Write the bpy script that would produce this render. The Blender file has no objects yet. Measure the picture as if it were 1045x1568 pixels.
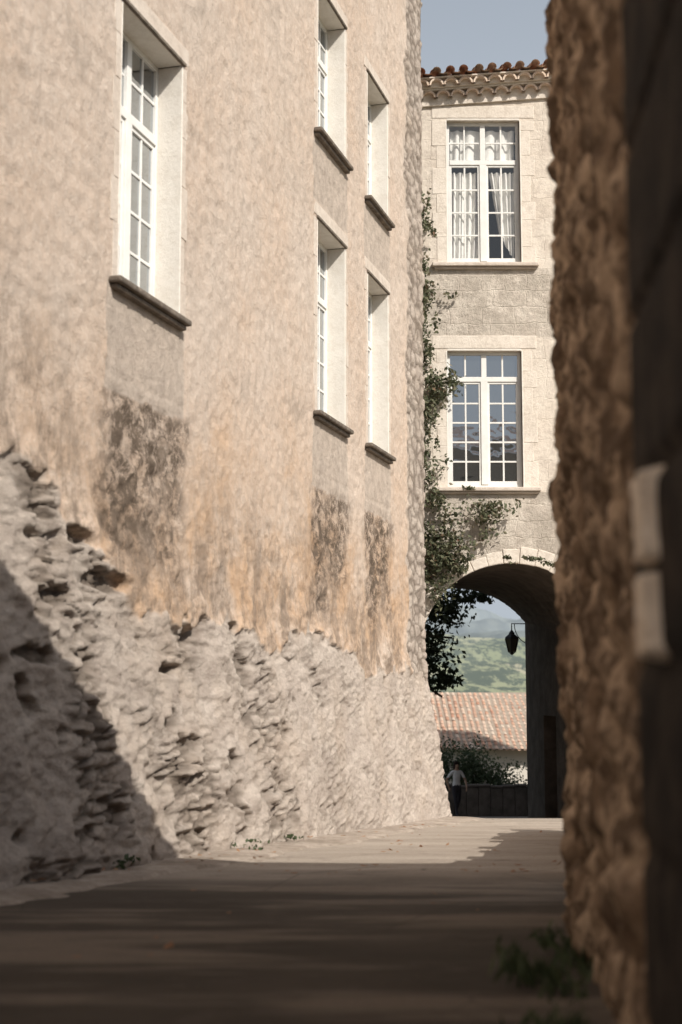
import bpy, bmesh, math, random
from mathutils import Vector, Matrix, noise
random.seed(7)
C=bpy.context; D=bpy.data
scene=C.scene

# ------------------------------------------------------------ helpers
def empty(name):
    o=D.objects.new(name,None); scene.collection.objects.link(o); return o
def mkobj(name,verts,faces,mat=None,parent=None,smooth=False):
    me=D.meshes.new(name); me.from_pydata([tuple(v) for v in verts],[],faces); me.update()
    o=D.objects.new(name,me); scene.collection.objects.link(o)
    if mat: me.materials.append(mat)
    if smooth: me.polygons.foreach_set('use_smooth',[True]*len(me.polygons))
    if parent: o.parent=parent
    return o
class MB:
    def __init__(s): s.v=[]; s.f=[]
    def box(s,O,ex,en,ez,a0,a1,b0,b1,c0,c1):
        n=len(s.v)
        for c in (c0,c1):
            for a,b in ((a0,b0),(a1,b0),(a1,b1),(a0,b1)):
                s.v.append(O+ex*a+en*b+ez*c)
        F=[(0,3,2,1),(4,5,6,7),(0,1,5,4),(1,2,6,5),(2,3,7,6),(3,0,4,7)]
        s.f+= [tuple(n+i for i in f) for f in F]
    def obj(s,name,mat,parent=None,bevel=0,smooth=False):
        o=mkobj(name,s.v,s.f,mat,parent,smooth)
        bm=bmesh.new(); bm.from_mesh(o.data); bmesh.ops.recalc_face_normals(bm,faces=bm.faces); bm.to_mesh(o.data); bm.free()
        if bevel:
            m=o.modifiers.new('b','BEVEL'); m.width=bevel; m.segments=2; m.limit_method='ANGLE'
        return o
X=Vector((1,0,0)); Y=Vector((0,1,0)); Z=Vector((0,0,1)); O0=Vector((0,0,0))
def sm(a,b,x):
    if a==b: return float(x>a)
    t=max(0,min(1,(x-a)/(b-a))); return t*t*(3-2*t)
def interp(pts,x):
    if x<=pts[0][0]: return pts[0][1]
    for (a,b),(c,d) in zip(pts,pts[1:]):
        if x<=c: return b+(d-b)*(x-a)/(c-a)
    return pts[-1][1]
def lines(breaks):
    out=[breaks[0][0]]
    for (a,st),(b,_) in zip(breaks,breaks[1:]):
        n=max(1,round((b-a)/st)); out+=[a+(b-a)*i/n for i in range(1,n+1)]
    return out

# ------------------------------------------------------------ materials
class NT:
    def __init__(s,name):
        s.m=D.materials.new(name); s.m.use_nodes=True; s.t=s.m.node_tree; s.n=s.t.nodes; s.l=s.t.links
        s.b=s.n['Principled BSDF']; s.geo=s.n.new('ShaderNodeNewGeometry')
        s.P=s.geo.outputs['Position']
    def link(s,a,b): s.l.new(a,b)
    def noise(s,scale,detail=6,rough=.6,vec=None,dist=0):
        n=s.n.new('ShaderNodeTexNoise'); n.inputs['Scale'].default_value=scale; n.inputs['Detail'].default_value=detail
        n.inputs['Roughness'].default_value=rough; n.inputs['Distortion'].default_value=dist
        s.link(vec or s.P,n.inputs['Vector']); return n.outputs['Fac']
    def vor(s,scale,vec=None,feature='F1',out='Distance',rnd=1):
        n=s.n.new('ShaderNodeTexVoronoi'); n.feature=feature; n.inputs['Scale'].default_value=scale
        n.inputs['Randomness'].default_value=rnd
        s.link(vec or s.P,n.inputs['Vector']); return n.outputs[out]
    def map(s,scale=(1,1,1),rot=(0,0,0),loc=(0,0,0),vec=None):
        n=s.n.new('ShaderNodeMapping'); n.inputs['Scale'].default_value=scale; n.inputs['Rotation'].default_value=rot
        n.inputs['Location'].default_value=loc
        s.link(vec or s.P,n.inputs['Vector']); return n.outputs[0]
    def ramp(s,fac,stops):
        n=s.n.new('ShaderNodeValToRGB'); e=n.color_ramp.elements
        while len(e)<len(stops): e.new(.5)
        for i,(p,c) in enumerate(stops):
            e[i].position=p; e[i].color=(c[0],c[1],c[2],1) if not isinstance(c,(int,float)) else (c,c,c,1)
        s.link(fac,n.inputs[0]); return n.outputs[0]
    def mix(s,fac,a,b,mode='MIX'):
        n=s.n.new('ShaderNodeMix'); n.data_type='RGBA'; n.blend_type=mode
        for sock,v in ((n.inputs[0],fac),(n.inputs[6],a),(n.inputs[7],b)):
            if isinstance(v,(int,float)): sock.default_value=v
            elif isinstance(v,tuple): sock.default_value=(v[0],v[1],v[2],1)
            else: s.link(v,sock)
        return n.outputs[2]
    def math(s,op,a,b=0,clamp=False):
        n=s.n.new('ShaderNodeMath'); n.operation=op; n.use_clamp=clamp
        for sock,v in ((n.inputs[0],a),(n.inputs[1],b)):
            if isinstance(v,(int,float)): sock.default_value=v
            else: s.link(v,sock)
        return n.outputs[0]
    def attr(s,name):
        n=s.n.new('ShaderNodeAttribute'); n.attribute_name=name
        sp=s.n.new('ShaderNodeSeparateColor'); s.link(n.outputs['Color'],sp.inputs[0]); return sp.outputs
    def sep(s,vec=None):
        n=s.n.new('ShaderNodeSeparateXYZ'); s.link(vec or s.P,n.inputs[0]); return n.outputs
    def comb(s,x,y,z):
        n=s.n.new('ShaderNodeCombineXYZ')
        for sock,v in zip(n.inputs,(x,y,z)):
            if isinstance(v,(int,float)): sock.default_value=v
            else: s.link(v,sock)
        return n.outputs[0]
    def bump(s,h,dist=.01,strength=1,prev=None):
        n=s.n.new('ShaderNodeBump'); n.inputs['Strength'].default_value=strength; n.inputs['Distance'].default_value=dist
        s.link(h,n.inputs['Height'])
        if prev: s.link(prev,n.inputs['Normal'])
        return n.outputs[0]
    def fin(s,col,rough=.9,nrm=None,spec=.2):
        if isinstance(col,tuple): s.b.inputs['Base Color'].default_value=(*col,1)
        else: s.link(col,s.b.inputs['Base Color'])
        s.b.inputs['Roughness'].default_value=rough; s.b.inputs['Specular IOR Level'].default_value=spec
        if nrm: s.link(nrm,s.b.inputs['Normal'])
        return s.m
def simple(name,c1,c2,scale=6,rough=.85,bump=.006,bs=25,spec=.2):
    t=NT(name); c=t.mix(t.ramp(t.noise(scale),[(.35,0),(.65,1)]),c1,c2)
    return t.fin(c,rough,t.bump(t.noise(bs),bump) if bump else None,spec)

# plaster wall with masks
t=NT('plaster_and_rubble')
A=t.attr('maskA'); B=t.attr('maskB')
big=t.noise(.6,6,.6); mid=t.noise(4,7,.7); fine=t.noise(20,7,.75)
pl=t.mix(t.ramp(big,[(.36,0),(.62,1)]),(.60,.505,.43),(.59,.46,.365))
pl=t.mix(t.ramp(mid,[(.42,.0),(.66,.5)]),pl,(.48,.395,.33))
pl=t.mix(t.ramp(fine,[(.33,.5),(.52,0)]),pl,(.70,.63,.56))
pl=t.mix(t.ramp(t.noise(13,8,.78),[(.56,0),(.68,.5)]),pl,(.36,.285,.23))
orf=t.math('MULTIPLY',A[2],t.ramp(t.noise(1.5,9,.72,dist=.4),[(.34,.0),(.62,.95)]))
pl=t.mix(orf,pl,(.54,.355,.22))
blot=t.math('MULTIPLY',t.ramp(t.noise(1.15,10,.74,dist=.3),[(.54,0),(.68,1)]),.5)
pl=t.mix(blot,pl,(.32,.265,.22))
streak=t.noise(3,7,.68,vec=t.map((2.2,2.2,.3)))
pl=t.mix(t.ramp(streak,[(.48,0),(.72,.4)]),pl,(.42,.35,.295))
stain=t.math('MULTIPLY',B[2],t.ramp(t.noise(2.4,10,.78,vec=t.map((1,1,.55))),[(.44,0),(.57,1)]))
pl=t.mix(t.math('MULTIPLY',stain,.8),pl,(.21,.165,.13))
dk=t.ramp(t.noise(6,10,.8,dist=.25),[(.46,0),(.56,1)])
dkf=t.math('MULTIPLY',A[1],t.math('SUBTRACT',1,t.math('MULTIPLY',dk,.75)))
dkf=t.math('MULTIPLY',dkf,t.ramp(t.noise(1.9,7,.7),[(.28,.45),(.5,1)]))
pl=t.mix(dkf,pl,(.13,.10,.077))
ap=t.mix(t.ramp(t.noise(7,7,.72),[(.38,0),(.65,1)]),(.38,.325,.28),(.56,.48,.41))
pl=t.mix(t.math('MULTIPLY',B[0],.85),pl,ap)
stv=t.map((1,1,2.2))
st=t.mix(t.ramp(t.noise(2.2,9,.72,vec=stv),[(.34,0),(.62,1)]),(.44,.37,.32),(.64,.56,.49))
st=t.mix(t.ramp(fine,[(.50,0),(.68,.5)]),st,(.33,.27,.225))
st=t.mix(t.ramp(t.noise(1.1,6),[(.5,0),(.7,.4)]),st,(.54,.43,.335))
st=t.mix(B[1],st,(.15,.12,.095))
pl=t.mix(A[0],pl,st)
h=t.math('ADD',t.noise(24,9,.8),t.math('MULTIPLY',t.noise(9,6,.7),1.0))
hs=t.noise(11,9,.8,vec=stv)
h=t.math('ADD',h,t.math('MULTIPLY',t.math('MULTIPLY',A[0],hs),2.0))
WALL=t.fin(pl,.95,t.bump(h,.02,1),.1)

def dressed(name,c1,c2,c3,bump=.006):
    t=NT(name)
    c=t.mix(t.ramp(t.noise(1.8,7,.7),[(.35,0),(.65,1)]),c1,c2)
    c=t.mix(t.ramp(t.noise(9,9,.78),[(.47,0),(.66,.75)]),c,c3)
    return t.fin(c,.9,t.bump(t.noise(30,7,.75),bump),.15)
JAMB=dressed('limestone_trim',(.58,.50,.43),(.65,.58,.51),(.45,.38,.32),.012)
FJAMB=dressed('facade_trim',(.68,.61,.53),(.76,.69,.61),(.52,.45,.38),.012)
REVEAL=dressed('limewashed_reveal',(.70,.66,.60),(.76,.72,.66),(.62,.57,.50))
SILL=dressed('weathered_sill',(.10,.085,.07),(.18,.15,.125),(.32,.27,.22),.012)
WHITE=simple('white_paint',(.70,.69,.66),(.79,.78,.75),5,.5,.002,30,.4)
DARKWIN=simple('dark_room',(.02,.018,.016),(.03,.027,.024),2,.9,0)
CURT=simple('curtain_cloth',(.72,.71,.68),(.82,.81,.77),3,.9,.004,40)
t=NT('window_glass'); 
gl=t.n.new('ShaderNodeBsdfGlossy'); gl.inputs['Roughness'].default_value=.03; gl.inputs['Color'].default_value=(.92,.96,1,1)
df=t.n.new('ShaderNodeBsdfDiffuse'); df.inputs['Color'].default_value=(.03,.033,.035,1)
lw=t.n.new('ShaderNodeLayerWeight'); lw.inputs[0].default_value=.5
mx=t.n.new('ShaderNodeMixShader'); f=t.math('ADD',t.math('MULTIPLY',lw.outputs['Facing'],.25),.36,True)
t.link(t.bump(t.noise(2.5,2),.01,.5),gl.inputs['Normal'])
t.link(f,mx.inputs[0]); t.link(df.outputs[0],mx.inputs[1]); t.link(gl.outputs[0],mx.inputs[2]); t.link(mx.outputs[0],t.n['Material Output'].inputs[0]); GLASS=t.m
t=NT('clear_glass')
gl=t.n.new('ShaderNodeBsdfGlossy'); gl.inputs['Roughness'].default_value=.03
tr=t.n.new('ShaderNodeBsdfTransparent'); mx=t.n.new('ShaderNodeMixShader'); mx.inputs[0].default_value=.12
t.link(tr.outputs[0],mx.inputs[1]); t.link(gl.outputs[0],mx.inputs[2]); t.link(mx.outputs[0],t.n['Material Output'].inputs[0]); CGLASS=t.m

# facade ashlar (X,Z layout)
t=NT('gatehouse_ashlar')
S=t.sep(); wob=t.noise(2.2,5,.6)
xx=t.math('ADD',S[0],t.math('MULTIPLY',wob,.22)); zz=t.math('ADD',S[2],t.math('MULTIPLY',t.noise(2.4,6,.65,vec=t.map(loc=(5,3,1))),.18))
def brick(bw,rh,ms,c1,c2,mc,off):
    br=t.n.new('ShaderNodeTexBrick'); br.inputs['Scale'].default_value=1; br.inputs['Brick Width'].default_value=bw; br.inputs['Row Height'].default_value=rh
    br.inputs['Mortar Size'].default_value=ms; br.inputs['Mortar Smooth'].default_value=1; br.offset=off; br.offset_frequency=2
    br.squash=.7; br.squash_frequency=3
    br.inputs['Color1'].default_value=(*c1,1); br.inputs['Color2'].default_value=(*c2,1); br.inputs['Mortar'].default_value=(*mc,1)
    t.link(t.comb(xx,zz,0),br.inputs['Vector']); return br
br=brick(.66,.36,.008,(.74,.66,.57),(.65,.57,.485),(.54,.46,.39),.43)
b2=brick(.56,.29,.012,(.67,.60,.52),(.57,.50,.43),(.62,.55,.47),.37)
def band(a,b):
    lo=t.math('GREATER_THAN',zz,a); hi=t.math('LESS_THAN',zz,b); return t.math('MULTIPLY',lo,hi)
bands=t.math('ADD',band(6.15,7.4),band(-5,3.4),True)
col=t.mix(bands,br.outputs['Color'],b2.outputs['Color'])
col=t.mix(t.ramp(t.noise(1.3,8,.7),[(.38,0),(.56,.85)]),col,(.73,.66,.575))
col=t.mix(t.ramp(t.noise(4,10,.8),[(.47,0),(.62,.6)]),col,(.48,.41,.35))
col=t.mix(t.math('MULTIPLY',bands,t.ramp(t.noise(1.9,9,.75,vec=t.map(loc=(3,1,7))),[(.44,0),(.58,.65)])),col,(.40,.35,.295))
col=t.mix(t.ramp(t.noise(2,8,.75,vec=t.map((2.5,1,.35))),[(.55,0),(.7,.45)]),col,(.44,.38,.32))
hb=t.math('ADD',t.math('MULTIPLY',t.math('SUBTRACT',1,br.outputs['Fac']),.25),t.math('MULTIPLY',t.noise(14,9,.8),1.1))
hr=t.math('ADD',t.math('MULTIPLY',t.math('SUBTRACT',1,b2.outputs['Fac']),.4),t.math('MULTIPLY',t.noise(7,9,.8),2.8))
hh=t.mix(bands,hb,hr)
FAC=t.fin(col,.93,t.bump(hh,.020,1),.1)

# tile
t=NT('terracotta_tiles'); A2=t.attr('tile')
c=t.ramp(A2[0],[(0,(.40,.20,.135)),(.35,(.56,.32,.22)),(.7,(.62,.41,.30)),(1,(.60,.50,.41))])
c=t.mix(t.ramp(t.noise(5,8,.7),[(.5,0),(.7,.6)]),c,(.36,.28,.22))
c=t.mix(t.ramp(t.noise(.9,8,.75),[(.45,0),(.6,.55)]),c,(.60,.50,.41))
TILE=t.fin(c,.9,t.bump(t.noise(30),.01),.1)
GEN=simple('genoise_tiles',(.60,.46,.36),(.70,.59,.49),9,.9,.01)

# asphalt
t=NT('asphalt')
S=t.sep()
n1=t.noise(.9,6,.6); n2=t.noise(60,4,.8); 
stre=t.noise(1.0,8,.68,vec=t.map((.4,1.9,1),(0,0,.25)))
c=t.mix(t.ramp(n1,[(.38,0),(.62,1)]),(.065,.053,.043),(.10,.082,.067))
c=t.mix(t.ramp(stre,[(.50,0),(.60,.85)]),c,(.25,.205,.165))  # pale bands in the colour stand in for light streaks across the shade
far=t.math('DIVIDE',t.math('SUBTRACT',S[1],t.math('ADD',7.6,t.math('MULTIPLY',n1,2.5))),2.2,True)  # near shade darker, sunlit strip beyond paler: both put into the road colour
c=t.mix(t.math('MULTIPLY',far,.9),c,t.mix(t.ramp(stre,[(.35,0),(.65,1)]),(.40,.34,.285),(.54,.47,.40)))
c=t.mix(t.ramp(n2,[(.42,0),(.62,.35)]),c,(.09,.075,.06))
c=t.mix(t.ramp(t.noise(2.6,9,.75,dist=.4),[(.55,0),(.66,.45)]),c,(.15,.12,.10))
cr=t.vor(.55,t.map((1,1,1)),'DISTANCE_TO_EDGE','Distance')
c=t.mix(t.ramp(cr,[(0,.5),(.006,0)]),c,(.06,.05,.042))
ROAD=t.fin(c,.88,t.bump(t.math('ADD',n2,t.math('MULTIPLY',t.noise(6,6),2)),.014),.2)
t=NT('dusty_concrete')
c=t.mix(t.ramp(t.noise(2.2,9,.75),[(.38,0),(.6,1)]),(.48,.41,.35),(.30,.25,.205))
c=t.mix(t.ramp(t.noise(16,7,.75),[(.5,0),(.66,.55)]),c,(.18,.15,.125))
PAVE=t.fin(c,.93,t.bump(t.noise(18,8,.75),.03),.1)

# right foreground wall
t=NT('rough_stone_right'); A3=t.attr('maskA')
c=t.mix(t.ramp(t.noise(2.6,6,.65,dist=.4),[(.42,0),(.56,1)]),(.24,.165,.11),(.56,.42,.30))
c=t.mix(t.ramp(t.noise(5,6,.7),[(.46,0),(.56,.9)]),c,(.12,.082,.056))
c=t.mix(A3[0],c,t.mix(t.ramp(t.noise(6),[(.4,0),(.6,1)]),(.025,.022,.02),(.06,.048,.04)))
RW=t.fin(c,.95,t.bump(t.noise(20,8,.7),.02),.1)
RUB=simple('rubble_stone',(.27,.22,.175),(.38,.32,.26),3,.95,.03,8)
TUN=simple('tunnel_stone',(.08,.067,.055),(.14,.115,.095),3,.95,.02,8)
IRON=simple('black_iron',(.015,.015,.015),(.03,.028,.026),10,.5,.002,40,.4)
WOOD=simple('dark_wood',(.05,.035,.025),(.09,.06,.04),4,.7,.006,20)
BARK=simple('bark',(.10,.075,.055),(.18,.14,.11),8,.95,.02,20)
def leafmat(name,cols):
    t=NT(name); A4=t.attr('leaf')
    c=t.ramp(A4[0],[(i/(len(cols)-1),q) for i,q in enumerate(cols)])
    m=t.fin(c,.6,None,.3)
    tl=t.n.new('ShaderNodeBsdfTranslucent'); t.link(c,tl.inputs[0]); mx=t.n.new('ShaderNodeMixShader'); mx.inputs[0].default_value=.3
    t.link(t.b.outputs[0],mx.inputs[1]); t.link(tl.outputs[0],mx.inputs[2]); t.link(mx.outputs[0],t.n['Material Output'].inputs[0])
    return m
LEAF=leafmat('ivy_leaves',[(.06,.07,.04),(.11,.125,.07),(.17,.17,.105),(.22,.18,.12),(.22,.11,.07)])
LEAFD=leafmat('tree_leaves',[(.03,.04,.022),(.055,.07,.035),(.09,.10,.055)])
LEAFB=leafmat('bush_leaves',[(.05,.07,.035),(.09,.12,.06),(.15,.18,.09)])
LEAFO=leafmat('dry_leaves',[(.26,.12,.06),(.34,.19,.10),(.22,.14,.08)])

# ------------------------------------------------------------ ground
def g(y,x=0):
    pts=[(-20,.1),(-10,-.17),(22,-2.026),(50,-4.51),(52,-5.5),(75,-9.5),(300,-50),(700,-12),(1300,40),(1700,25),(2600,90),(4000,185),(6500,150),(12000,60)]
    z=interp(pts,y)
    if y>300:
        a=sm(300,1200,y); k=noise.fractal(Vector((x/420,y/500,3)),1,2,5)
        z+=a*k*(26 if y<1700 else 60)
    return z
ys=lines([(-400,40),(-20,2),(-10,1),(75,10),(400,40),(700,20),(2000,60),(5000,500),(12000,500)])
xs=lines([(-6000,400),(-1200,40),(-120,10),(-20,2),(20,10),(700,40),(1400,400),(6000,400)])
V=[(x,y,g(y,x)) for y in ys for x in xs]; nx=len(xs)
F=[(j*nx+i,j*nx+i+1,(j+1)*nx+i+1,(j+1)*nx+i) for j in range(len(ys)-1) for i in range(nx-1)]
t=NT('countryside')
S=t.sep(); yy=S[1]
near=t.mix(t.ramp(t.noise(.8),[(.4,0),(.6,1)]),(.20,.16,.11),(.13,.14,.07))
cell=t.vor(1.0,t.map((.022,.0032,0)),'F1','Color'); cs=t.n.new('ShaderNodeSeparateColor'); t.link(cell,cs.inputs[0])
fld=t.ramp(cs.outputs[0],[(0,(.18,.21,.11)),(.35,(.27,.28,.16)),(.6,(.37,.34,.23)),(1,(.21,.24,.13))])
tm=t.noise(1.6,9,.78,vec=t.map((.05,.009,.0)))
fld=t.mix(t.ramp(tm,[(.47,0),(.51,.95)]),fld,(.05,.068,.04))
wood=t.mix(t.ramp(t.noise(1.0,9,.75,vec=t.map((.03,.004,.0))),[(.4,0),(.6,1)]),(.035,.05,.035),(.10,.115,.08))
c=t.mix(t.math('DIVIDE',t.math('SUBTRACT',yy,1500),300,True),fld,wood)
c=t.mix(t.math('DIVIDE',t.math('SUBTRACT',yy,60),60,True),near,c)
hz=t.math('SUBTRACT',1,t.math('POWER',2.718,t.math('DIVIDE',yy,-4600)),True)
c=t.mix(hz,c,(.36,.41,.47))  # aerial haze mixed into the surface colour with distance
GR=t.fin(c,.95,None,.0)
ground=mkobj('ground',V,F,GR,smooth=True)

TH=math.atan(.286); cT,sT=math.cos(TH),math.sin(TH)
EX=Vector((sT,cT,0)); EN=Vector((cT,-sT,0)); WO=Vector((-5,0,0))
def wx(y): return -5+.286*y
V=[];F=[]
ry=lines([(-15,.5),(52,.5)]); cols=24
for y in ry:
    if y<24.2: x0=max(wx(y),-6); x1=min(8,3+.3*max(y,0))
    else: x0=.9; x1=7.5
    for i in range(cols+1):
        x=x0+(x1-x0)*i/cols
        V.append((x,y,g(y)+.005+.012*noise.noise(Vector((x*.7,y*.7,0)))+.012))
n=cols+1
F=[(j*n+i,j*n+i+1,(j+1)*n+i+1,(j+1)*n+i) for j in range(len(ry)-1) for i in range(cols)]
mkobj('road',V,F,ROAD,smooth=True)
V=[];F=[]
sl=lines([(-4,.12),(23.2,.12)])
for s in sl:
    w=.85+.30*noise.noise(Vector((s*.6,0,9)))+.14*noise.noise(Vector((s*3,0,9)))
    for k,(o,dz) in enumerate(((-.1,.07),(w*.3,.05),(w*.65,.035),(w-.05,.02),(w,-.012))):
        p=WO+EX*s+EN*o; V.append((p.x,p.y,g(p.y)+.012+dz+.022*noise.fractal(Vector((s*2.2,o*2.2,0)),1,2,3)*(k<4)))
F=[(j*5+i,j*5+i+1,(j+1)*5+i+1,(j+1)*5+i) for j in range(len(sl)-1) for i in range(4)]
mkobj('pavement',V,F,PAVE,smooth=True)

# ------------------------------------------------------------ left house
LH=empty('plaster_house')
WIN=[(11.62,12.90,3.25,5.62),(17.16,18.35,3.2,5.55),(19.5,20.6,3.2,5.55),(17.16,18.35,6.65,8.5),(19.5,20.6,6.6,8.4)]
END=22.98
def nz(a,b,c,sc): return noise.noise(Vector((a*sc,b*sc,c)))
def fr(a,b,c,sc,o=4): return noise.fractal(Vector((a*sc,b*sc,c)),1,2,o)
bpts=[(8,1.7),(9.84,1.55),(10.6,1.35),(11.2,1.0),(12.06,.60),(13.5,.55),(16,.5),(18.5,.35),(20.8,.12),(24,.1)]
def tilt(s): return .03*s+(.20*(s-14) if s>14 else 0)
CAV=[(11.55,.80,.42,.10),(10.45,.62,.30,.09),(11.0,1.10,.22,.07),(12.6,.15,.25,.06),(10.0,.2,.3,.07)]
def wall_d(s,z):
    b=interp(bpts,s)+.30*fr(s,z,1,1.1)+.08*nz(s,z,2,6)+.04*nz(s,z,2.5,14)
    ms=sm(b+.03,b-.03,z)
    strip=sm(21.75,21.95,s+.25*fr(s,z,5,1.5)+.08*nz(s,z,6,5))
    out=.17*max(0,b+.1-z) if z<b+.1 else 0
    sd=.012*fr(s,z,12,1.6,3)+.014*fr(s,z,13,9,3)+.045*sm(b+.6,b,z)*(.6+fr(s,z,14,3))
    std=0;crev=0
    if ms>0:
        amp=1-.66*sm(13.5,18.5,s)
        tz=z-tilt(s)+.035*nz(s,z,8,1.6)+.03*nz(s,z,9,5)
        ds,pt=noise.voronoi(Vector((s/.55+.5*nz(s,z,7,2.5),tz/.09,0)))
        e=sm(0,.26,ds[1]-ds[0]); rc=noise.cell(Vector((pt[0].x*7.3,pt[0].y*5.1,1))); rc3=noise.cell(Vector((pt[0].x*3.3,pt[0].y*9.1,4)))
        ds2,pt2=noise.voronoi(Vector((s/.17,tz/.045,7)))
        e2=sm(0,.35,ds2[1]-ds2[0]); rc2=noise.cell(Vector((pt2[0].x*7.3,pt2[0].y*5.1,2)))
        keep=sm(-.12,.38,fr(s,z,11,.9)+.16*sm(.2,-.8,z)-.05)
        jut=.05 if rc3>.84 else 0
        std=((-.04+.04*e+(.030*rc+jut)*e)*(.10+.90*keep)+.016*(e2*(.35+rc2)-.5)*(.3+.7*keep))*amp
        std+=.055*fr(s,z,3,1.5)*amp+.032*fr(s,z,3.5,5)*amp+.014*noise.fractal(Vector((s*3,tz*12,4)),1,2,3)*amp+.014*fr(s,z,15,17,3)
        hole=sm(.42,.62,fr(s,z*1.6,17,1.7))
        std-=.07*hole*amp
        crev=max((1-e)*(.03+.97*keep),.5*(1-e2)*keep,.8*hole)*amp
    cav=0
    for (cs_,cz_,ra,rb) in CAV:
        sj=(s-cs_)/ra+.5*fr(s,z,61,4); zj=(z-cz_)/rb+.5*fr(s,z,62,4)
        q=sj*sj+zj*zj
        if q<1.6: cav=max(cav,sm(1.2,.5,q))
        up_=zj-1.5
        if abs(sj)<1 and 0<up_+.6<1.2: sd+=.02*(1-sj*sj)
    if cav: std-=.10*cav; sd-=.10*cav; crev=max(crev,cav)
    if strip>0 and z>b:
        tz=z+.04*nz(s,z,8,2); ds,pt=noise.voronoi(Vector((s/.30,tz/.17,3)))
        e=sm(0,.3,ds[1]-ds[0]); rc=noise.cell(Vector((pt[0].x*7.3,pt[0].y*5.1,1)))
        q=-.02+.018*e+.022*rc*e+.012*fr(s,z,16,7); std=std*ms+q*(1-ms) if ms<1 else std
        crev=max(crev,(1-e)*.8); ms=max(ms,strip)
    dark=0;apr=0;cal=1
    for (a,bb,z0,z1) in WIN:
        top=z0-.9+.04*nz(s,z,20,4)
        if z0<4:
            sj=s+.30*fr(s,z,21,1.6)
            q=sm(a-.40,a+.02,sj)*sm(bb+.32,bb-.08,sj)
            bot=.55+.7*nz(s,z,22,1.5)
            dark=max(dark,q*sm(bot,bot+.9,z)*sm(top+.08,top-.05,z))
        if a-.17<s+.03*nz(s,z,24,5)<bb+.15 and top<z<z0: apr=1
        if a-.12<s<bb+.12 and z0-.15<z<z1+.2: cal=0
    if apr:
        zz=(z+9)%.31; ss=(s+(0 if int((z+9)/.31)%2 else .27))%.55
        sd=.35*sd-.008-(.008 if zz<.02 or ss<.03 else 0)
    if dark: sd+= dark*(.035*fr(s,z,23,5,4)-.012)
    d=ms*(std)+(1-ms)*sd
    if not cal: d=min(d,.002)*.2
    orange=sm(3.4,1.0,z+.9*fr(s,z,31,.7))*sm(7,13,s)*(1-ms)
    stn=sm(b+1.9,b+.15,z+.5*nz(s,z,33,.9))
    return d+out,(ms,dark*(1-ms),orange*.9),(apr*(1-ms),min(1,crev)*max(ms,cav)*.85,stn)
sb=[(-6,.6),(9.0,.028)]
for s0,s1 in ((11.62,12.90),(17.16,18.35),(19.5,20.6)): sb+=[(s0,.03),(s1,.03)]
sb+=[(END,.03)]
SL=lines(sb)
ZL=lines([(-3.2,.3),(-2.2,.017),(1.6,.03),(3.2,.036),(3.25,.036),(5.55,.04),(5.62,.04),(6.6,.04),(6.65,.04),(8.4,.04),(8.5,.04),(11.6,.5),(12.8,.5)])
V=[];A1=[];B1=[]
for z in ZL:
    for s in SL:
        if s<8.7: d,a,b=(.17*max(0,1.5-z)*1.0,(1,0,0),(0,0,0)) if z<1.5 else (0,(0,0,.2),(0,0,0))
        else: d,a,b=wall_d(s,z)
        p=WO+EX*s+EN*d; V.append((p.x,p.y,z)); A1.append(a);B1.append(b)
    for k in (1,2,3,4,5,6,7,8,14):
        kk=k*.05; dd=.02*fr(kk,z,41,3)+.02*(noise.cell(Vector((0,z/.22,k//4)))-.5)
        p=WO+EX*(END+dd)+EN*(d-kk); V.append((p.x,p.y,z)); A1.append((1,0,0)); B1.append((0,0,0))
n=len(SL)+9; F=[]
for j in range(len(ZL)-1):
    zc=(ZL[j]+ZL[j+1])/2
    for i in range(n-1):
        if i<len(SL)-1:
            sc=(SL[i]+SL[i+1])/2
            if any(a<sc<b and z0<zc<z1 for a,b,z0,z1 in WIN): continue
        F.append((j*n+i,j*n+i+1,(j+1)*n+i+1,(j+1)*n+i))
wall=mkobj('street_wall',V,F,WALL,LH,True)
for nm,arr in (('maskA',A1),('maskB',B1)):
    at=wall.data.color_attributes.new(nm,'FLOAT_COLOR','POINT')
    fl=[]
    for c in arr: fl+= [c[0],c[1],c[2],1]
    at.data.foreach_set('color',fl)
m=MB(); m.box(WO,EX,EN,Z,-6,END-.12,-9,-.42,-3.3,12.6); m.obj('house_mass',RUB,LH)
m=MB(); m.box(WO,EX,EN,Z,-6.2,END+.2,-9.2,.35,12.8,13.0); m.obj('roof_slab',RUB,LH)

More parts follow.
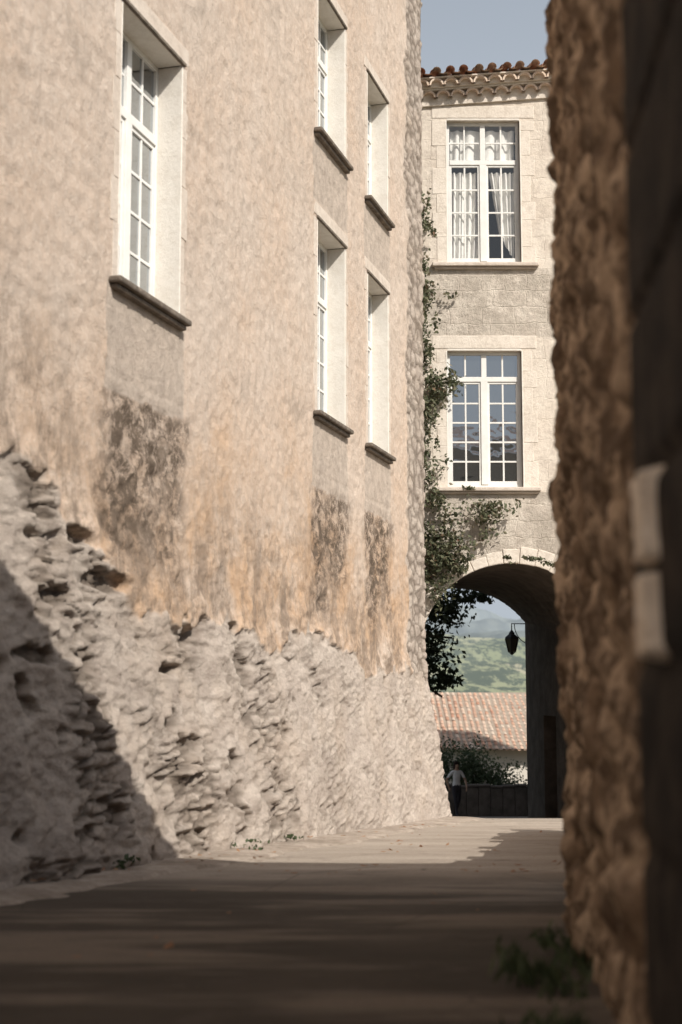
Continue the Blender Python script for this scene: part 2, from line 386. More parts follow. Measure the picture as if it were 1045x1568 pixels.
def window(parent,O,ex,en,w,h,rec,rows,transom,nm,glass=GLASS,cols=2,toprows=1,fw=.055):
    """O = bottom-left corner at the wall plane"""
    m=MB(); B=lambda *a:m.box(O,ex,en,Z,*a)
    y0,y1=-rec-.05,-rec
    B(0,fw,y0,y1,0,h); B(w-fw,w,y0,y1,0,h)
    B(fw,w-fw,y0,y1,0,fw*1.2); B(fw,w-fw,y0,y1,h-fw,h)
    tz=h*transom
    B(fw,w-fw,y0,y1+.012,tz,tz+.085)
    mid=w/2
    B(mid-.06,mid+.06,y0+.003,y1+.015,fw*1.2,tz)
    B(mid-.045,mid+.045,y0+.003,y1+.008,tz+.085,h-fw)
    for a,b in ((fw,mid-.06),(mid+.06,w-fw)):
        q0,q1=y0+.006,y1-.006
        B(a+.001,a+.035,q0,q1,fw*1.2,tz); B(b-.035,b-.001,q0,q1,fw*1.2,tz)
        B(a+.035,b-.035,q0,q1,fw*1.2,fw*1.2+.06); B(a+.035,b-.035,q0,q1,tz-.04,tz)
        z0,z1=fw*1.2+.06,tz-.04; k0,k1=y0+.012,y1-.012
        for c in range(1,cols):
            xm=a+(b-a)*c/cols; B(xm-.015,xm+.015,k0,k1,z0,z1); B(xm-.015,xm+.015,k0,k1,tz+.085,h-fw)
        for r in range(1,rows):
            zr=z0+(z1-z0)*r/rows; B(a+.035,b-.035,k0+.002,k1-.002,zr-.015,zr+.015)
        for r in range(1,toprows):
            zr=tz+.085+(h-fw-tz-.085)*r/toprows; B(a,b,k0+.002,k1-.002,zr-.015,zr+.015)
    m.obj(nm+'_frame',WHITE,parent,.004)
    yg=y0+.024
    p=[O+ex*0.02+en*yg+Z*.02,O+ex*(w-.02)+en*yg+Z*.02,O+ex*(w-.02)+en*yg+Z*(h-.02),O+ex*.02+en*yg+Z*(h-.02)]
    mkobj(nm+'_glass',p,[(0,1,2,3)],glass,parent)
def surround(parent,O,ex,en,w,h,rec,nm,wj=.13,seed=0,proud=.005,mat=JAMB,lint=.2,rev=True):
    R=random.Random(seed); m=MB()
    for side in (0,1):
        z=0; i=0
        while z<h-.02:
            bh=min(R.uniform(.28,.5),h-z)
            if h-z-bh<.14: bh=h-z
            ww=wj*(1.2 if (i+side)%2 else .85)
            pr=proud+R.uniform(-.003,.003)
            a0,a1=(-ww,-.012) if side==0 else (w+.012,w+ww)
            m.box(O,ex,en,Z,a0,a1,-.05,pr,z+.001,z+bh-.001); z+=bh; i+=1
    m.obj(nm+'_jamb_stones',mat,parent,.006)
    m=MB(); m.box(O,ex,en,Z,-.025,0,-rec-.06,proud+.003,0,h); m.box(O,ex,en,Z,w,w+.025,-rec-.06,proud+.003,0,h)
    m.box(O,ex,en,Z,0,w,-rec-.06,proud-.004,h+.001,h+.04)
    m.obj(nm+'_reveal',REVEAL if rev else mat,parent,.008)
    m=MB(); m.box(O,ex,en,Z,-wj*1.2,w+wj*1.2,-.06,proud+.002,h+.041,h+lint); m.obj(nm+'_lintel',mat,parent,.01)
for i,(a,b,z0,z1) in enumerate(WIN):
    O=WO+EX*a+Z*z0; nm='window_%s'%'abcde'[i]
    window(LH,O,EX,EN,b-a,z1-z0,.23,4,.68 if i==0 else .66,nm,toprows=2,fw=.05)
    surround(LH,O,EX,EN,b-a,z1-z0,.23,nm,seed=i)
    m=MB(); m.box(O,EX,EN,Z,-.15,b-a+.09,-.28,.10,-.055,-.001); m.box(O,EX,EN,Z,-.12,b-a+.06,-.2,.06,-.10,-.058)
    m.obj(nm+'_sill',SILL,LH,.016)
    m=MB(); m.box(O,EX,EN,Z,-.05,b-a+.05,-.02,.028,z1-z0+.004,z1-z0+.037); m.obj(nm+'_lip_shadow',SILL,LH,.006)  # dark strip on the lintel lip, standing in for its shadow line

# ------------------------------------------------------------ gatehouse
GH=empty('gatehouse')
YF=24.3; YB=31.0
m=MB(); m.box(O0,X,Y,Z,.3,13,YF,YB,-5,10.45); body=m.obj('walls',FAC,GH)
body.data.materials.append(TUN)
def arcpts(cx,hw,spring,top,base,n=24):
    rise=top-spring; R=(hw*hw+rise*rise)/(2*rise); cz=top-R
    a0=math.asin(min(1,hw/R)); 
    if rise>hw-1e-6: R=hw; cz=spring; a0=math.pi/2
    pts=[(cx-hw,base)]
    for i in range(n+1):
        a=-a0+2*a0*i/n; pts.append((cx+R*math.sin(a),cz+R*math.cos(a)))
    pts.append((cx+hw,base)); return pts
p0=arcpts(2.92,1.6,.48,2.08,-4.5); p1=arcpts(2.5,1.5,1.35,2.1,-4.6)
def lerp(a,b,k): return [(u[0]+(v[0]-u[0])*k,u[1]+(v[1]-u[1])*k) for u,v in zip(a,b)]
q0=lerp(p0,p1,-.1); q1=lerp(p0,p1,1.1)
n=len(p0); dy=(YB-YF)*.1
V=[(x,YF-dy,z) for x,z in q0]+[(x,YB+dy,z) for x,z in q1]
F=[tuple(range(n))[::-1],tuple(range(n,2*n))]+[(i,(i+1)%n,n+(i+1)%n,n+i) for i in range(n)]
cut=mkobj('cutter',V,F,TUN)
bm=bmesh.new(); bm.from_mesh(cut.data); bmesh.ops.recalc_face_normals(bm,faces=bm.faces); bm.to_mesh(cut.data); bm.free()
FW=[(1.878,3.17,7.37,9.99),(1.852,3.144,3.39,5.80)]
m=MB()
for a,b,z0,z1 in FW: m.box(O0,X,Y,Z,a,b,YF-.5,YF+.55,z0,z1)
m.box(O0,X,Y,Z,3.5,4.9,28.2,29.3,-4.4,-.6)
m.box(O0,X,Y,Z,3.5,4.9,25.9,26.9,-4.4,-.9)
cut2=m.obj('cutter2',DARKWIN)
for c in (cut,cut2):
    md=body.modifiers.new('bo','BOOLEAN'); md.operation='DIFFERENCE'; md.object=c; md.solver='EXACT'
C.view_layer.update()
dg=C.evaluated_depsgraph_get(); nm_=D.meshes.new_from_object(body.evaluated_get(dg)); body.modifiers.clear(); body.data=nm_
D.objects.remove(cut); D.objects.remove(cut2)
nm_.materials.clear(); nm_.materials.append(FAC); nm_.materials.append(TUN); nm_.materials.append(DARKWIN)
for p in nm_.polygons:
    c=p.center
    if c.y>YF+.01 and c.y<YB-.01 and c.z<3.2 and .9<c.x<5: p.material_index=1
    elif YF+.3<c.y<YF+.6 and c.z>3.2: p.material_index=2
for i,(a,b,z0,z1) in enumerate(FW):
    O=Vector((a,YF,z0)); nm='facade_window_%s'%'ab'[i]; w=b-a; h=z1-z0
    window(GH,O,X,-Y,w,h,.10,4 if i==0 else 5,.70 if i==0 else .78,nm,glass=CGLASS if i==0 else GLASS,toprows=1 if i==1 else 2,fw=.055)
    surround(GH,O,X,-Y,w,h,.04,nm,wj=.22,seed=20+i,proud=.008,mat=FJAMB,lint=.27)
    m=MB(); m.box(O,X,-Y,Z,-.28,w+.3,-.2,.11,-.07,-.001); m.box(O,X,-Y,Z,-.24,w+.26,-.1,.06,-.11,-.072); m.obj(nm+'_sill',JAMB,GH,.014)
O=Vector((1.878,YF+.2,7.37))
for a,b,zt,zb,nm in ((.08,.62,1.72,.06,'curtain_left'),(.76,1.22,1.72,.30,'curtain_right'),(.08,1.22,2.5,1.95,'curtain_top')):
    V=[];F=[];N=60;M=14
    for j in range(M+1):
        for i in range(N+1):
            u=i/N; v=j/M
            x=a+(b-a)*u
            if nm=='curtain_right': x=a+(.20*v)*(1-u)+(b-a)*u-.02*v
            if nm=='curtain_left': x=a+(b-a)*u*(1-.10*v*v)
            z=zt+(zb-zt)*v*(1 if nm!='curtain_right' else (.8+.35*u))
            V.append(O+X*x+Y*(.035*math.sin(u*30+1.2*v+math.sin(u*7)*2))+Z*max(z,.02))
    F=[(j*(N+1)+i,j*(N+1)+i+1,(j+1)*(N+1)+i+1,(j+1)*(N+1)+i) for j in range(M) for i in range(N)]
    mkobj(nm,V,F,CURT,GH,True)
# voussoirs
m=MB(); R=random.Random(3); N=19
V=[];F=[]
for i in range(N):
    a0=-math.pi/2+math.pi*i/N+.003; a1=-math.pi/2+math.pi*(i+1)/N-.003
    ro=1.6+R.uniform(.16,.34); pr=YF-.006-R.uniform(0,.014); ri=1.597+R.uniform(-.006,.008)
    b=len(V)
    for yv in (pr,YF+.05):
        for k in range(4):
            a=a0+(a1-a0)*k/3
            V.append((2.92+ri*math.sin(a),yv,.48+ri*math.cos(a)))
        for k in range(4):
            a=a1+(a0-a1)*k/3
            V.append((2.92+ro*math.sin(a),yv,.48+ro*math.cos(a)))
    F.append(tuple(b+k for k in range(8))); F.append(tuple(b+8+k for k in range(8))[::-1])
    F+=[(b+k,b+8+k,b+8+(k+1)%8,b+(k+1)%8) for k in range(8)]
m.v=V;m.f=F; m.obj('arch_voussoirs',FJAMB,GH,.012)

def tiles(name,O,ex,up,width,length,parent,pitch=.21,row=.36,seed=0,amp=.06):
    R=random.Random(seed); nrm=ex.cross(up).normalized(); 
    if nrm.z<0: nrm=-nrm
    V=[];F=[];colr=[];nc=int(width/pitch); nr=int(length/row)
    for j in range(nr):
        for i in range(nc):
            rc=R.random(); jx=R.uniform(-.02,.02); jt=R.uniform(-.05,.05)
            for (off,sgn) in ((0,1),(.5,-1)):
                b=len(V)
                for e in (0,1):
                    l=j*row+(e*row*1.12)+jt
                    lift=(.025 if e==0 else -.003)
                    for k in range(7):
                        a=math.pi*k/6; 
                        x=(i+off)*pitch+jx-math.cos(a)*pitch*.30*(1.0 if e else 1.08)
                        hh=(amp*math.sin(a) if sgn>0 else -amp*.5*math.sin(a)-.0)+lift
                        V.append(O+ex*x+up*l+nrm*hh); colr.append(rc)
                F+=[(b+k,b+k+1,b+8+k,b+7+k) for k in range(6)]
    o=mkobj(name,V,F,TILE,parent,True)
    at=o.data.color_attributes.new('tile','FLOAT_COLOR','POINT'); fl=[]
    for c in colr: fl+=[c,c,c,1]
    at.data.foreach_set('color',fl); return o
tl=.075
exe=Vector((math.cos(tl),0,math.sin(tl)))
EO=Vector((1.2,YF,10.33))
m=MB()
def halfring(O,ex,en,r,ri,d,n=8):
    b=len(m.v); up=Vector((-ex.z,0,ex.x))
    for dd in (0,d):
        for rr in (r,ri):
            for k in range(n+1):
                a=math.pi*k/n; m.v.append(O+ex*(-math.cos(a)*rr)+up*(math.sin(a)*rr)+en*dd)
    q=n+1
    for k in range(n):
        m.f.append((b+2*q+k,b+2*q+k+1,b+3*q+k+1,b+3*q+k))
        m.f.append((b+k,b+k+1,b+2*q+k+1,b+2*q+k)); m.f.append((b+q+k,b+3*q+k,b+3*q+k+1,b+q+k+1))
for i in range(40):
    halfring(EO+exe*(i*.26+.1),exe,-Y,.128,.098,.15)
    halfring(EO+exe*(i*.26+.23)+Z*.16,exe,-Y,.128,.098,.30)
m.obj('genoise_tiles',GEN,GH)
m=MB()
upv=Vector((-exe.z,0,exe.x))
m.box(EO,exe,-Y,upv,-.1,10.3,-.3,.05,-.12,.12); m.box(EO,exe,-Y,upv,-.1,10.3,-.3,.155,.12,.155); m.box(EO,exe,-Y,upv,-.1,10.3,-.3,.20,.157,.28); m.box(EO,exe,-Y,upv,-.1,10.3,-.3,.31,.282,.31)
m.obj('genoise_mortar',FJAMB,GH,.006)
slope=math.radians(17)
tiles('roof_tiles',EO+upv*.33-Y*.42,exe,Vector((0,math.cos(slope),math.sin(slope))),10.3,7.5,GH,seed=4,pitch=.25,amp=.08)
m=MB(); upr=Vector((0,math.cos(slope),math.sin(slope))); m.box(EO+upv*.29-Y*.3,exe,upr,exe.cross(upr),-.05,10.3,0,7.4,0,.02) ; m.obj('roof_deck',RUB,GH)

# ------------------------------------------------------------ right foreground house
RH=empty('stone_house')
RE=8.35
def path(y):
    return .43+.0886*y if y<6.7 else 1.0236+(y-6.7)*.225
def rtop(y): return interp([(5.5,5.2),(RE,2.5)],y)
YL=lines([(-3,.5),(2.2,.03),(RE,.03)])
TL=lines([(0,.0045),(.55,.0045),(1,.02)])
V=[];A1=[]
for tt in TL:
    for y in YL:
        z0=-1.9; zt=rtop(y) if y>5.5 else 5.2; z=z0+tt*(zt-z0)
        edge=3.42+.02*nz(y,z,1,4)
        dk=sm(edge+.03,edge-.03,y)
        d=.05*fr(y,z,51,1.4)+.035*fr(y,z,52,5)+.02*fr(y,z,53,14)
        if y>6.5: d-= .5*max(0,(y-6.5))*max(0,(6.9-y))
        ds,pt=noise.voronoi(Vector((y/.4,z/.25,5)))
        d-=.03*(1-sm(0,.25,ds[1]-ds[0]))
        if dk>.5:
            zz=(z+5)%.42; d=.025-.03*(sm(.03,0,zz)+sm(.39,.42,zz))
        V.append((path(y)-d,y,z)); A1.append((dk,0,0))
n=len(YL)
F=[(j*n+i,(j+1)*n+i,(j+1)*n+i+1,j*n+i+1) for j in range(len(TL)-1) for i in range(n-1)]
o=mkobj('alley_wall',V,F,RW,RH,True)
at=o.data.color_attributes.new('maskA','FLOAT_COLOR','POINT'); fl=[]
for c in A1: fl+=[*c,1]
at.data.foreach_set('color',fl)
prof=[(-3,-2.5),(-3,5.15),(5.5,5.15),(6.7,rtop(6.7)-.05),(RE-.02,rtop(RE)-.05),(RE-.02,-2.5),(6.7,-2.5)]
V=[(path(y)+.12,y,z) for y,z in prof]+[(6.5,y,z) for y,z in prof]; n=len(prof)
F=[tuple(range(n)),tuple(range(n,2*n))[::-1]]+[(i,(i+1)%n,n+(i+1)%n,n+i) for i in range(n)]
mkobj('house_mass',V,F,RUB,RH)
# sunlight sliver on the pier, put into pale colour on two rounded lumps
PALE=simple('painted_sunlight',(.62,.52,.42),(.80,.71,.60),9,.9,.02,14)
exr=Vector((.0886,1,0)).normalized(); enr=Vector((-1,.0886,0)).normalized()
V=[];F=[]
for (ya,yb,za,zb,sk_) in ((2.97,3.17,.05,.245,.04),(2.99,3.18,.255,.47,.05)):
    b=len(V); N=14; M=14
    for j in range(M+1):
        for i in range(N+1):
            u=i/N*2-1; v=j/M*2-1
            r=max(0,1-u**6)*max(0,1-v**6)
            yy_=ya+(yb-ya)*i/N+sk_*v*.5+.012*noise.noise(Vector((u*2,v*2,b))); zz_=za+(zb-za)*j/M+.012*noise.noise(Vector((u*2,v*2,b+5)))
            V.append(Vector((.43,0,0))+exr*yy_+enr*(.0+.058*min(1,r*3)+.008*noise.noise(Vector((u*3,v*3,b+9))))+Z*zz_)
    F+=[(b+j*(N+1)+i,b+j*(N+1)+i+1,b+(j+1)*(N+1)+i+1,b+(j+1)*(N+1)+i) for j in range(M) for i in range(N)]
mkobj('sun_sliver',V,F,PALE,RH,True)

GW=MB(); R=random.Random(5)  # unseen low wall, added to shade the right side of the road
for k in range(24):
    y0=9.9+k*.3; x=.178*y0+.05
    GW.box(Vector((x,y0,g(y0)-.3)),Vector((.178,1,0)).normalized(),Vector((-1,.178,0)).normalized(),Z,0,.31,-.35,R.uniform(0,.03),0,.3+1.25+R.uniform(-.12,.12))
GW.obj('shade_wall',RUB,None,.02)

BH=empty('town_house')
m=MB(); a=Vector((4.12,31.02,-6)); b=Vector((6.75,50,-6)); e=(b-a).normalized(); nn=Vector((-e.y,e.x,0)); L=(b-a).length
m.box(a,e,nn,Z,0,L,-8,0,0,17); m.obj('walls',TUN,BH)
m=MB(); m.box(a,e,nn,Z,4,5.1,-.1,.03,1.5,4.3); m.box(a,e,nn,Z,9,10,-.1,.03,5,6.6); m.obj('shutters',WOOD,BH,.01)

m=MB(); R=random.Random(9)
for k in range(16):
    x=1.0+k*.42; h=1.0+R.uniform(-.04,.04)
    m.box(Vector((x,50.1,-5.6)),X,Y,Z,0,.415,0,.4,0,1.1+h)
    m.box(Vector((x,50.1,-5.6)),X,Y,Z,-.0,.418,-.04,.44,1.1+h+.002,1.18+h)
m.obj('parapet_wall',TUN,None,.03)

FH=empty('tiled_house')
CREAM=simple('cream_render',(.66,.61,.54),(.74,.69,.62),2,.9,.01)
m=MB(); m.box(O0,X,Y,Z,-4,14,58.6,70,-11,-2.6); m.obj('walls',CREAM,FH)
sl2=math.radians(18); u2=Vector((0,math.cos(sl2),math.sin(sl2)))
tiles('roof_tiles',Vector((-4.2,58.0,-2.45)),Vector((1,0,-.012)).normalized(),u2,18.5,7.2,FH,pitch=.25,row=.42,seed=8,amp=.045)
m=MB(); m.box(Vector((-4.2,58.05,-2.53)),X,u2,X.cross(u2),0,18.5,0,7.2,-.03,.0); m.obj('roof_deck',RUB,FH)
m=MB(); m.box(O0,X,Y,Z,6.2,6.9,58.55,58.6,-5.5,-4.2); m.obj('shutter',WOOD,FH)

HB=empty('village_house')
m=MB(); m.box(O0,X,Y,Z,-14,12,-34,-22,-1,11.8); m.obj('walls',RUB,HB)
m=MB()
for xx_ in (-10,-6,-2,2,6):
    for zz_ in (1,4.5,8): m.box(O0,X,Y,Z,xx_,xx_+1.1,-22.03,-21.96,zz_,zz_+1.9)
m.obj('shutters',WOOD,HB)
tiles('roof_tiles',Vector((-14.3,-21.6,11.9)),X,Vector((0,-math.cos(sl2),math.sin(sl2))),26.6,6,HB,seed=12)

# ------------------------------------------------------------ lantern
LN=empty('street_lantern')
lp=Vector((3.83,32.0,.98))
bm=bmesh.new()
def ring(z,r,n=6,c=lp): return [bm.verts.new(c+Vector((r*math.cos(2*math.pi*k/n+.3),r*math.sin(2*math.pi*k/n+.3),z))) for k in range(n)]
def skin_r(rs,cap=True):
    for a,b in zip(rs,rs[1:]):
        for k in range(len(a)): bm.faces.new((a[k],a[(k+1)%len(a)],b[(k+1)%len(a)],b[k]))
    if cap: bm.faces.new(rs[0][::-1]); bm.faces.new(rs[-1])
skin_r([ring(-.30,.015),ring(-.27,.05),ring(-.24,.085)])
skin_r([ring(.06,.165),ring(.09,.165),ring(.17,.07),ring(.19,.07),ring(.23,.04),ring(.26,.015),ring(.34,.012)])
for k in range(6):
    a=2*math.pi*k/6+.3; c,s_=math.cos(a),math.sin(a)
    q=[];
    for z,r in ((-.24,.08),(.06,.155)):
        for w in (-.009,.009):
            for dr in (0,.014): q.append(bm.verts.new(lp+Vector(((r+dr)*c-w*s_,(r+dr)*s_+w*c,z))))
    for f in ((0,1,3,2),(4,6,7,5),(0,4,5,1),(2,3,7,6),(0,2,6,4),(1,5,7,3)): bm.faces.new([q[i] for i in f])
me=D.meshes.new('body'); bm.to_mesh(me); bm.free(); me.materials.append(IRON); o=D.objects.new('lantern_body',me); scene.collection.objects.link(o); o.parent=LN
bm=bmesh.new(); skin_r([ring(-.235,.075),ring(.058,.15)],False); me=D.meshes.new('panes'); bm.to_mesh(me); bm.free()
me.materials.append(simple('smoky_glass',(.10,.09,.07),(.14,.13,.10),3,.2,0,20,.5)); o=D.objects.new('lantern_panes',me); scene.collection.objects.link(o); o.parent=LN
def tube(pts,r,name,mat,parent):
    cu=D.curves.new(name,'CURVE'); cu.dimensions='3D'; sp=cu.splines.new('POLY'); sp.points.add(len(pts)-1)
    for i,p in enumerate(pts): sp.points[i].co=(*p,1)
    cu.bevel_depth=r; cu.bevel_resolution=2; cu.materials.append(mat); o=D.objects.new(name,cu); scene.collection.objects.link(o); o.parent=parent; return o
tube([lp+Vector((0,0,.33)),lp+Vector((0,0,.40)),lp+Vector((.45,0,.40))],.013,'bracket_arm',IRON,LN)
tube([lp+Vector((.42,0,-.05))+Vector((-.36*math.sin(a),0,.44-.44*math.cos(a)+0)) for a in [i*math.pi/2/10 for i in range(11)]],.010,'bracket_brace',IRON,LN)
tube([lp+Vector((.42,0,-.12)),lp+Vector((.42,0,.46))],.016,'bracket_plate',IRON,LN)

# ------------------------------------------------------------ foliage
def leaves(name,cl,mat,size=.05,seed=0,parent=None,flat=None,blade=1,up=False):
    R=random.Random(seed); V=[];F=[];col=[]
    for (cx,cy,cz,rx,ry,rz,n) in cl:
        sub=[(R.gauss(0,.5),R.gauss(0,.5),R.gauss(0,.5)) for _ in range(max(3,n//25))]
        for _ in range(n):
            sx,sy,sz=R.choice(sub); k=.28
            px=cx+rx*(sx+R.gauss(0,k)); py=cy+ry*(sy+R.gauss(0,k)); pz=cz+rz*(sz+R.gauss(0,k))
            s=size*R.uniform(.55,1.25)
            d=Vector((R.gauss(0,1),R.gauss(0,1),R.gauss(-.3,1))).normalized()
            if up: d=Vector((R.gauss(0,.5),R.gauss(0,.5),1)).normalized()
            q=d.cross(Vector((R.gauss(0,1),R.gauss(0,1),R.gauss(0,1)))).normalized()
            if flat: d=Vector((d.x,d.y,d.z*.15)).normalized(); q=d.cross(Z).normalized()
            nn=d.cross(q); p=Vector((px,py,pz)); b=len(V)
            V+=[p-d*s*.6,p+q*s*.38*blade+nn*s*.12*blade,p+d*s*.7,p-q*s*.38*blade+nn*s*.12*blade]; F+=[(b,b+1,b+2),(b,b+2,b+3)]
            c=min(1,max(0,R.gauss(.35,.22))); col+= [c]*4
    o=mkobj(name,V,F,mat,parent)
    at=o.data.color_attributes.new('leaf','FLOAT_COLOR','POINT'); fl=[]
    for c in col: fl+=[c,c,c,1]
    at.data.foreach_set('color',fl); return o
yi=24.1
ivy=[(1.45,yi,8.4,.12,.08,.35,130),(1.50,yi,7.9,.16,.08,.15,90),(1.42,yi,7.1,.12,.1,.35,150),(1.58,yi,6.75,.28,.1,.20,220),
(1.48,yi,6.35,.16,.1,.3,200),(1.46,yi,5.8,.15,.1,.35,220),(1.64,yi,5.15,.24,.12,.32,560),(1.50,yi,4.7,.2,.12,.3,280),(1.48,yi,4.2,.17,.1,.4,230),(1.52,yi,3.5,.22,.1,.4,300),(1.66,yi,3.1,.30,.1,.15,200),
(1.30,22.8,7.6,.06,.3,.8,120),(1.30,22.8,6.2,.06,.3,.8,160),(1.30,22.8,4.5,.06,.3,.9,160),
(1.80,yi,2.25,.36,.14,.30,850),(1.60,yi,1.8,.25,.14,.35,480),(2.05,yi,2.0,.2,.1,.15,180),(1.58,yi,2.6,.25,.12,.3,300)]
leaves('ivy',ivy,LEAF,.068,1)
leaves('ivy',[(2.62,24.05,3.02,.32,.14,.22,400),(2.5,24.1,2.72,.15,.1,.2,120),(2.15,24.15,3.38,.12,.06,.05,35),(3.2,24.1,2.12,.25,.06,.05,80),(3.6,24.1,2.05,.22,.06,.06,80),(2.8,24.1,2.15,.15,.05,.05,40)],LEAF,.062,2)
TR=empty('tree')
gz=g(36)
tube([(1.5,36,gz-.1),(1.55,36,gz+1.2),(1.5,36.1,gz+2.4),(1.7,36,gz+3.6),(1.9,36,gz+5)],.11,'trunk',BARK,TR)
rr=random.Random(4)
for k in range(9):
    z=gz+2.4+k*.3; ax=rr.uniform(-.6,1); tube([(1.6,36,z),(1.6+ax*.7,36+rr.uniform(-.5,.5),z+.3),(1.6+ax*1.5,36+rr.uniform(-1,1),z+rr.uniform(-.2,.5))],.03,'limb',BARK,TR)
leaves('crown',[(2.1,36,.9,.7,.7,.85,1500),(2.5,36,1.9,.8,.6,.3,800),(3.35,36,2.25,.5,.4,.13,330),(1.6,36,2.6,1,.8,.7,900),(2.4,36,.2,.5,.5,.3,350)],LEAFD,.12,3,TR)
leaves('bush',[(3.2,52,-2.9,.7,.6,.7,2200),(4.6,52,-3.1,.8,.6,.75,2600),(5.6,51.6,-3.5,.8,.5,.6,2000),(6.3,51.3,-3.9,.4,.4,.3,600),(2.4,52.5,-3.1,.6,.6,.8,1200)],LEAFB,.10,5)
leaves('bush',[(3.5,53.5,-2.4,1.0,.5,.3,260),(4.9,53.4,-2.35,.7,.5,.35,240)],LEAFB,.09,6)
wd=[]
for s,n_,h_ in ((10.9,60,.05),(13.6,40,.04),(14.9,25,.03)):
    p=WO+EX*s+EN*.42; wd.append((p.x,p.y,g(p.y)+.09,.16,.08,h_,n_))
leaves('weeds',wd,LEAFB,.04,7)
leaves('grass_tuft',[(.82,5.4,g(5.4)+.03,.12,.4,.03,110),(.72,4.8,g(4.8)+.03,.13,.4,.04,120),(.60,4.4,g(4.4)+.02,.12,.3,.04,70)],LEAFB,.08,8,blade=.3,up=True)
R=random.Random(11)
lf=[]
for k in range(45):
    y=R.uniform(4.5,19); x=R.uniform(wx(y)+.6,.14*y); lf.append((x,y,g(y)+.035,.25,.25,.0,R.choice((1,1,2,3))))
for k in range(16):
    s=R.uniform(9,20); p=WO+EX*s+EN*R.uniform(.3,1.1); lf.append((p.x,p.y,g(p.y)+.08,.25,.15,.0,4))
leaves('fallen_leaves',lf,LEAFO,.05,9,None,True)

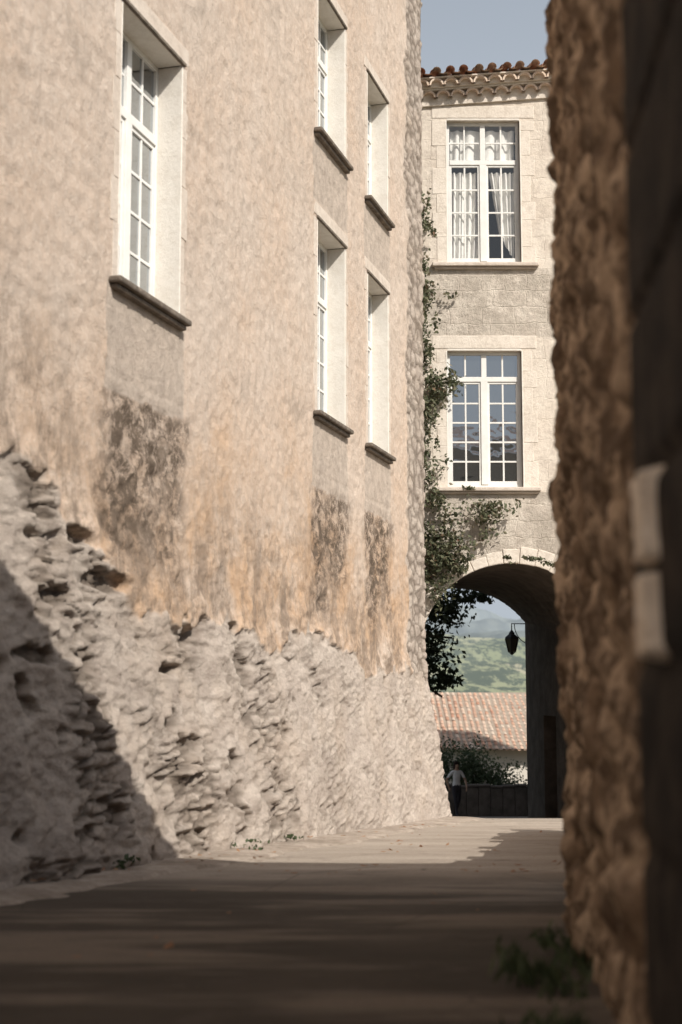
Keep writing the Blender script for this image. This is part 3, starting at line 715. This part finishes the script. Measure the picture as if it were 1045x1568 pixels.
# ------------------------------------------------------------ people
SKIN=simple('skin',(.42,.26,.18),(.46,.29,.2),5,.6,0)
def cloth(n,c): return simple(n,c,tuple(v*.85 for v in c),8,.9,.004)
def skinmesh(name,vs,es,rad,parent,sub=2,root=0):
    me=D.meshes.new(name); me.from_pydata(vs,es,[]); o=D.objects.new(name,me); scene.collection.objects.link(o)
    mo=o.modifiers.new('s','SKIN'); mo.use_smooth_shade=True
    for i,r in enumerate(rad): me.skin_vertices[0].data[i].radius=r if isinstance(r,tuple) else (r,r)
    me.skin_vertices[0].data[root].use_root=True
    ms=o.modifiers.new('ss','SUBSURF'); ms.levels=sub; ms.render_levels=sub
    C.view_layer.update(); dg=C.evaluated_depsgraph_get(); nm=D.meshes.new_from_object(o.evaluated_get(dg)); o.modifiers.clear(); o.data=nm; o.parent=parent; return o
def person(name,loc,rot,top,bot,hairc,stride=.12,hair_long=True,seedp=0):
    P=empty(name); P.location=loc; P.rotation_euler=(0,0,rot)
    vs=[(0,0,.93),(0,.0,1.08),(0,-.01,1.27),(0,0,1.40),(0,-.005,1.47),(0,-.015,1.55),(0,-.015,1.62)]
    rad=[(.135,.10),(.115,.085),(.14,.095),(.075,.06),(.047,.047),(.07,.085),(.062,.075)]
    es=[(i,i+1) for i in range(6)]
    def add(p,r,par): vs.append(p); rad.append(r); es.append((par,len(vs)-1)); return len(vs)-1
    H=[]
    for sg in (-1,1):
        st=stride*sg; lift=.04 if sg>0 else 0
        h=add((.09*sg,0,.86),.088,0); k=add((.10*sg,-.05+st*.5,.49+lift*.3),.058,h); a=add((.105*sg,.02+st*1.3,.10+lift),.036,k); f=add((.125*sg,-.10+st*1.3,.035+lift*.3),.036,a)
        s=add((.155*sg,0,1.375),.052,3); e=add((.275*sg,.05-st*.5,1.13),.038,s); w=add((.235*sg,-.07-st*.8,.93),.026,e); hd=add((.215*sg,-.09-st*.9,.875),(.03,.018),w)
        H.append((sg,vs[hd]))
    o=skinmesh('body',vs,es,rad,P)
    me=o.data
    sh=cloth(name+'_shoes',(.05,.04,.035))
    for m_ in (SKIN,top,bot,sh): me.materials.append(m_)
    for p in me.polygons:
        c=p.center; mi=0
        if c.z<.075: mi=3
        elif abs(c.x)>.175 and c.z<1.2: mi=0
        elif c.z<.97: mi=2
        elif c.z<1.425: mi=1
        p.material_index=mi
    for sg,hp in H:
        fv=[];fe=[];fr_=[]
        def ch(pts,r):
            b=len(fv)
            for i,p in enumerate(pts): fv.append(p); fr_.append(r*(1-.15*i))
            fe.extend([(b+i,b+i+1) for i in range(len(pts)-1)])
        x,y,z=hp
        lens=[.062,.072,.068,.052]
        for i,L_ in enumerate(lens):
            yy_=y-.028+.019*i
            fv=[];fe=[];fr_=[]
            ch([(x,yy_,z+.01),(x,yy_,z-.03),(x-sg*.008,yy_,z-.03-L_*.55),(x-sg*.022,yy_,z-.03-L_)],.009)
            skinmesh('finger_%d'%i,fv,fe,fr_,P,1).data.materials.append(SKIN)
        fv=[];fe=[];fr_=[]
        ch([(x,y-.02,z+.015),(x-sg*.012,y-.05,z-.005),(x-sg*.02,y-.062,z-.04)],.010)
        skinmesh('thumb',fv,fe,fr_,P,1).data.materials.append(SKIN)
    HA=cloth(name+'_hair',hairc)
    bm=bmesh.new(); bmesh.ops.create_uvsphere(bm,u_segments=20,v_segments=14,radius=1)
    for v in bm.verts:
        c=v.co.copy()
        v.co=Vector((c.x*.092,c.y*.105+.012,c.z*.115+1.60))
        if c.y<-.25 and c.z<.45: v.co.y=max(v.co.y,-.045)
        if hair_long and c.z<0 and c.y>-.2: v.co.z-=.16*(-c.z); v.co.x*=1.1; v.co.y+=.02
    me=D.meshes.new('hair'); bm.to_mesh(me); bm.free(); me.materials.append(HA)
    o=D.objects.new('hair',me); scene.collection.objects.link(o); o.parent=P
    for p in me.polygons: p.use_smooth=True
    EYE=simple(name+'_eyes',(.03,.02,.015),(.04,.03,.02),5,.3,0); LIP=simple(name+'_lips',(.35,.13,.11),(.38,.15,.12),5,.5,0)
    m=MB()
    for sg in (-1,1): m.box(O0,X,Y,Z,.03*sg-.012,.03*sg+.012,-.103,-.085,1.585,1.595)
    m.obj('eyes',EYE,P,.003)
    m=MB(); m.box(O0,X,Y,Z,-.011,.011,-.118,-.09,1.545,1.565); m.box(O0,X,Y,Z,-.006,.006,-.108,-.09,1.566,1.59); m.obj('nose',SKIN,P,.004)
    m=MB(); m.box(O0,X,Y,Z,-.02,.02,-.102,-.085,1.52,1.53); m.obj('mouth',LIP,P,.003)
    return P
person('woman',(3.60,45,g(45)+.02),.35,cloth('white_shirt',(.84,.81,.77)),cloth('dark_trousers',(.05,.045,.05)),(.03,.02,.015),.20)
person('man',(2.66,44.2,g(44.2)+.02),-.6,cloth('dark_shirt',(.09,.08,.08)),cloth('brown_trousers',(.08,.06,.05)),(.03,.02,.015),.05,False)

# ------------------------------------------------------------ light
az=(.64,-.77); el=math.radians(42)
sv=Vector((az[0]*math.cos(el),az[1]*math.cos(el),math.sin(el)))
L=D.lights.new('sun','SUN'); L.energy=5; L.angle=math.radians(.6); L.color=(1,.94,.85)
so=D.objects.new('sun',L); so.rotation_euler=sv.to_track_quat('Z','Y').to_euler(); so.location=(10,-20,30); scene.collection.objects.link(so)
w=D.worlds.new('World'); scene.world=w; w.use_nodes=True; nt=w.node_tree
sk=nt.nodes.new('ShaderNodeTexSky'); sk.sky_type='NISHITA'; sk.sun_disc=False; sk.sun_elevation=el; sk.sun_rotation=math.atan2(az[0],az[1])
sk.air_density=1.0; sk.dust_density=4.0; sk.ozone_density=1.0
hs=nt.nodes.new('ShaderNodeHueSaturation'); hs.inputs['Saturation'].default_value=.55; hs.inputs['Value'].default_value=1.1
nt.links.new(sk.outputs[0],hs.inputs['Color'])
# haze whitening the lower sky
tc=nt.nodes.new('ShaderNodeTexCoord'); sx=nt.nodes.new('ShaderNodeSeparateXYZ'); nt.links.new(tc.outputs['Generated'],sx.inputs[0])
rp=nt.nodes.new('ShaderNodeValToRGB'); rp.color_ramp.elements[0].position=.30; rp.color_ramp.elements[0].color=(.85,.85,.85,1); rp.color_ramp.elements[1].position=.75; rp.color_ramp.elements[1].color=(0,0,0,1)
nt.links.new(sx.outputs[2],rp.inputs[0])
mixn=nt.nodes.new('ShaderNodeMix'); mixn.data_type='RGBA'; nt.links.new(rp.outputs[0],mixn.inputs[0]); nt.links.new(hs.outputs[0],mixn.inputs[6]); mixn.inputs[7].default_value=(5.2,5.8,6.5,1)
bg=nt.nodes['Background']; nt.links.new(mixn.outputs[2],bg.inputs[0]); bg.inputs[1].default_value=.10

cam=D.cameras.new('camera'); cam.sensor_fit='VERTICAL'; cam.sensor_height=36; cam.lens=50; cam.clip_end=20000; cam.clip_start=.05
cam.dof.use_dof=True; cam.dof.focus_distance=21; cam.dof.aperture_fstop=1.7
co=D.objects.new('camera',cam); co.rotation_euler=(math.radians(96.96),0,0); scene.collection.objects.link(co); scene.camera=co
scene.view_settings.view_transform='Standard'; scene.view_settings.look='None'; scene.view_settings.exposure=0
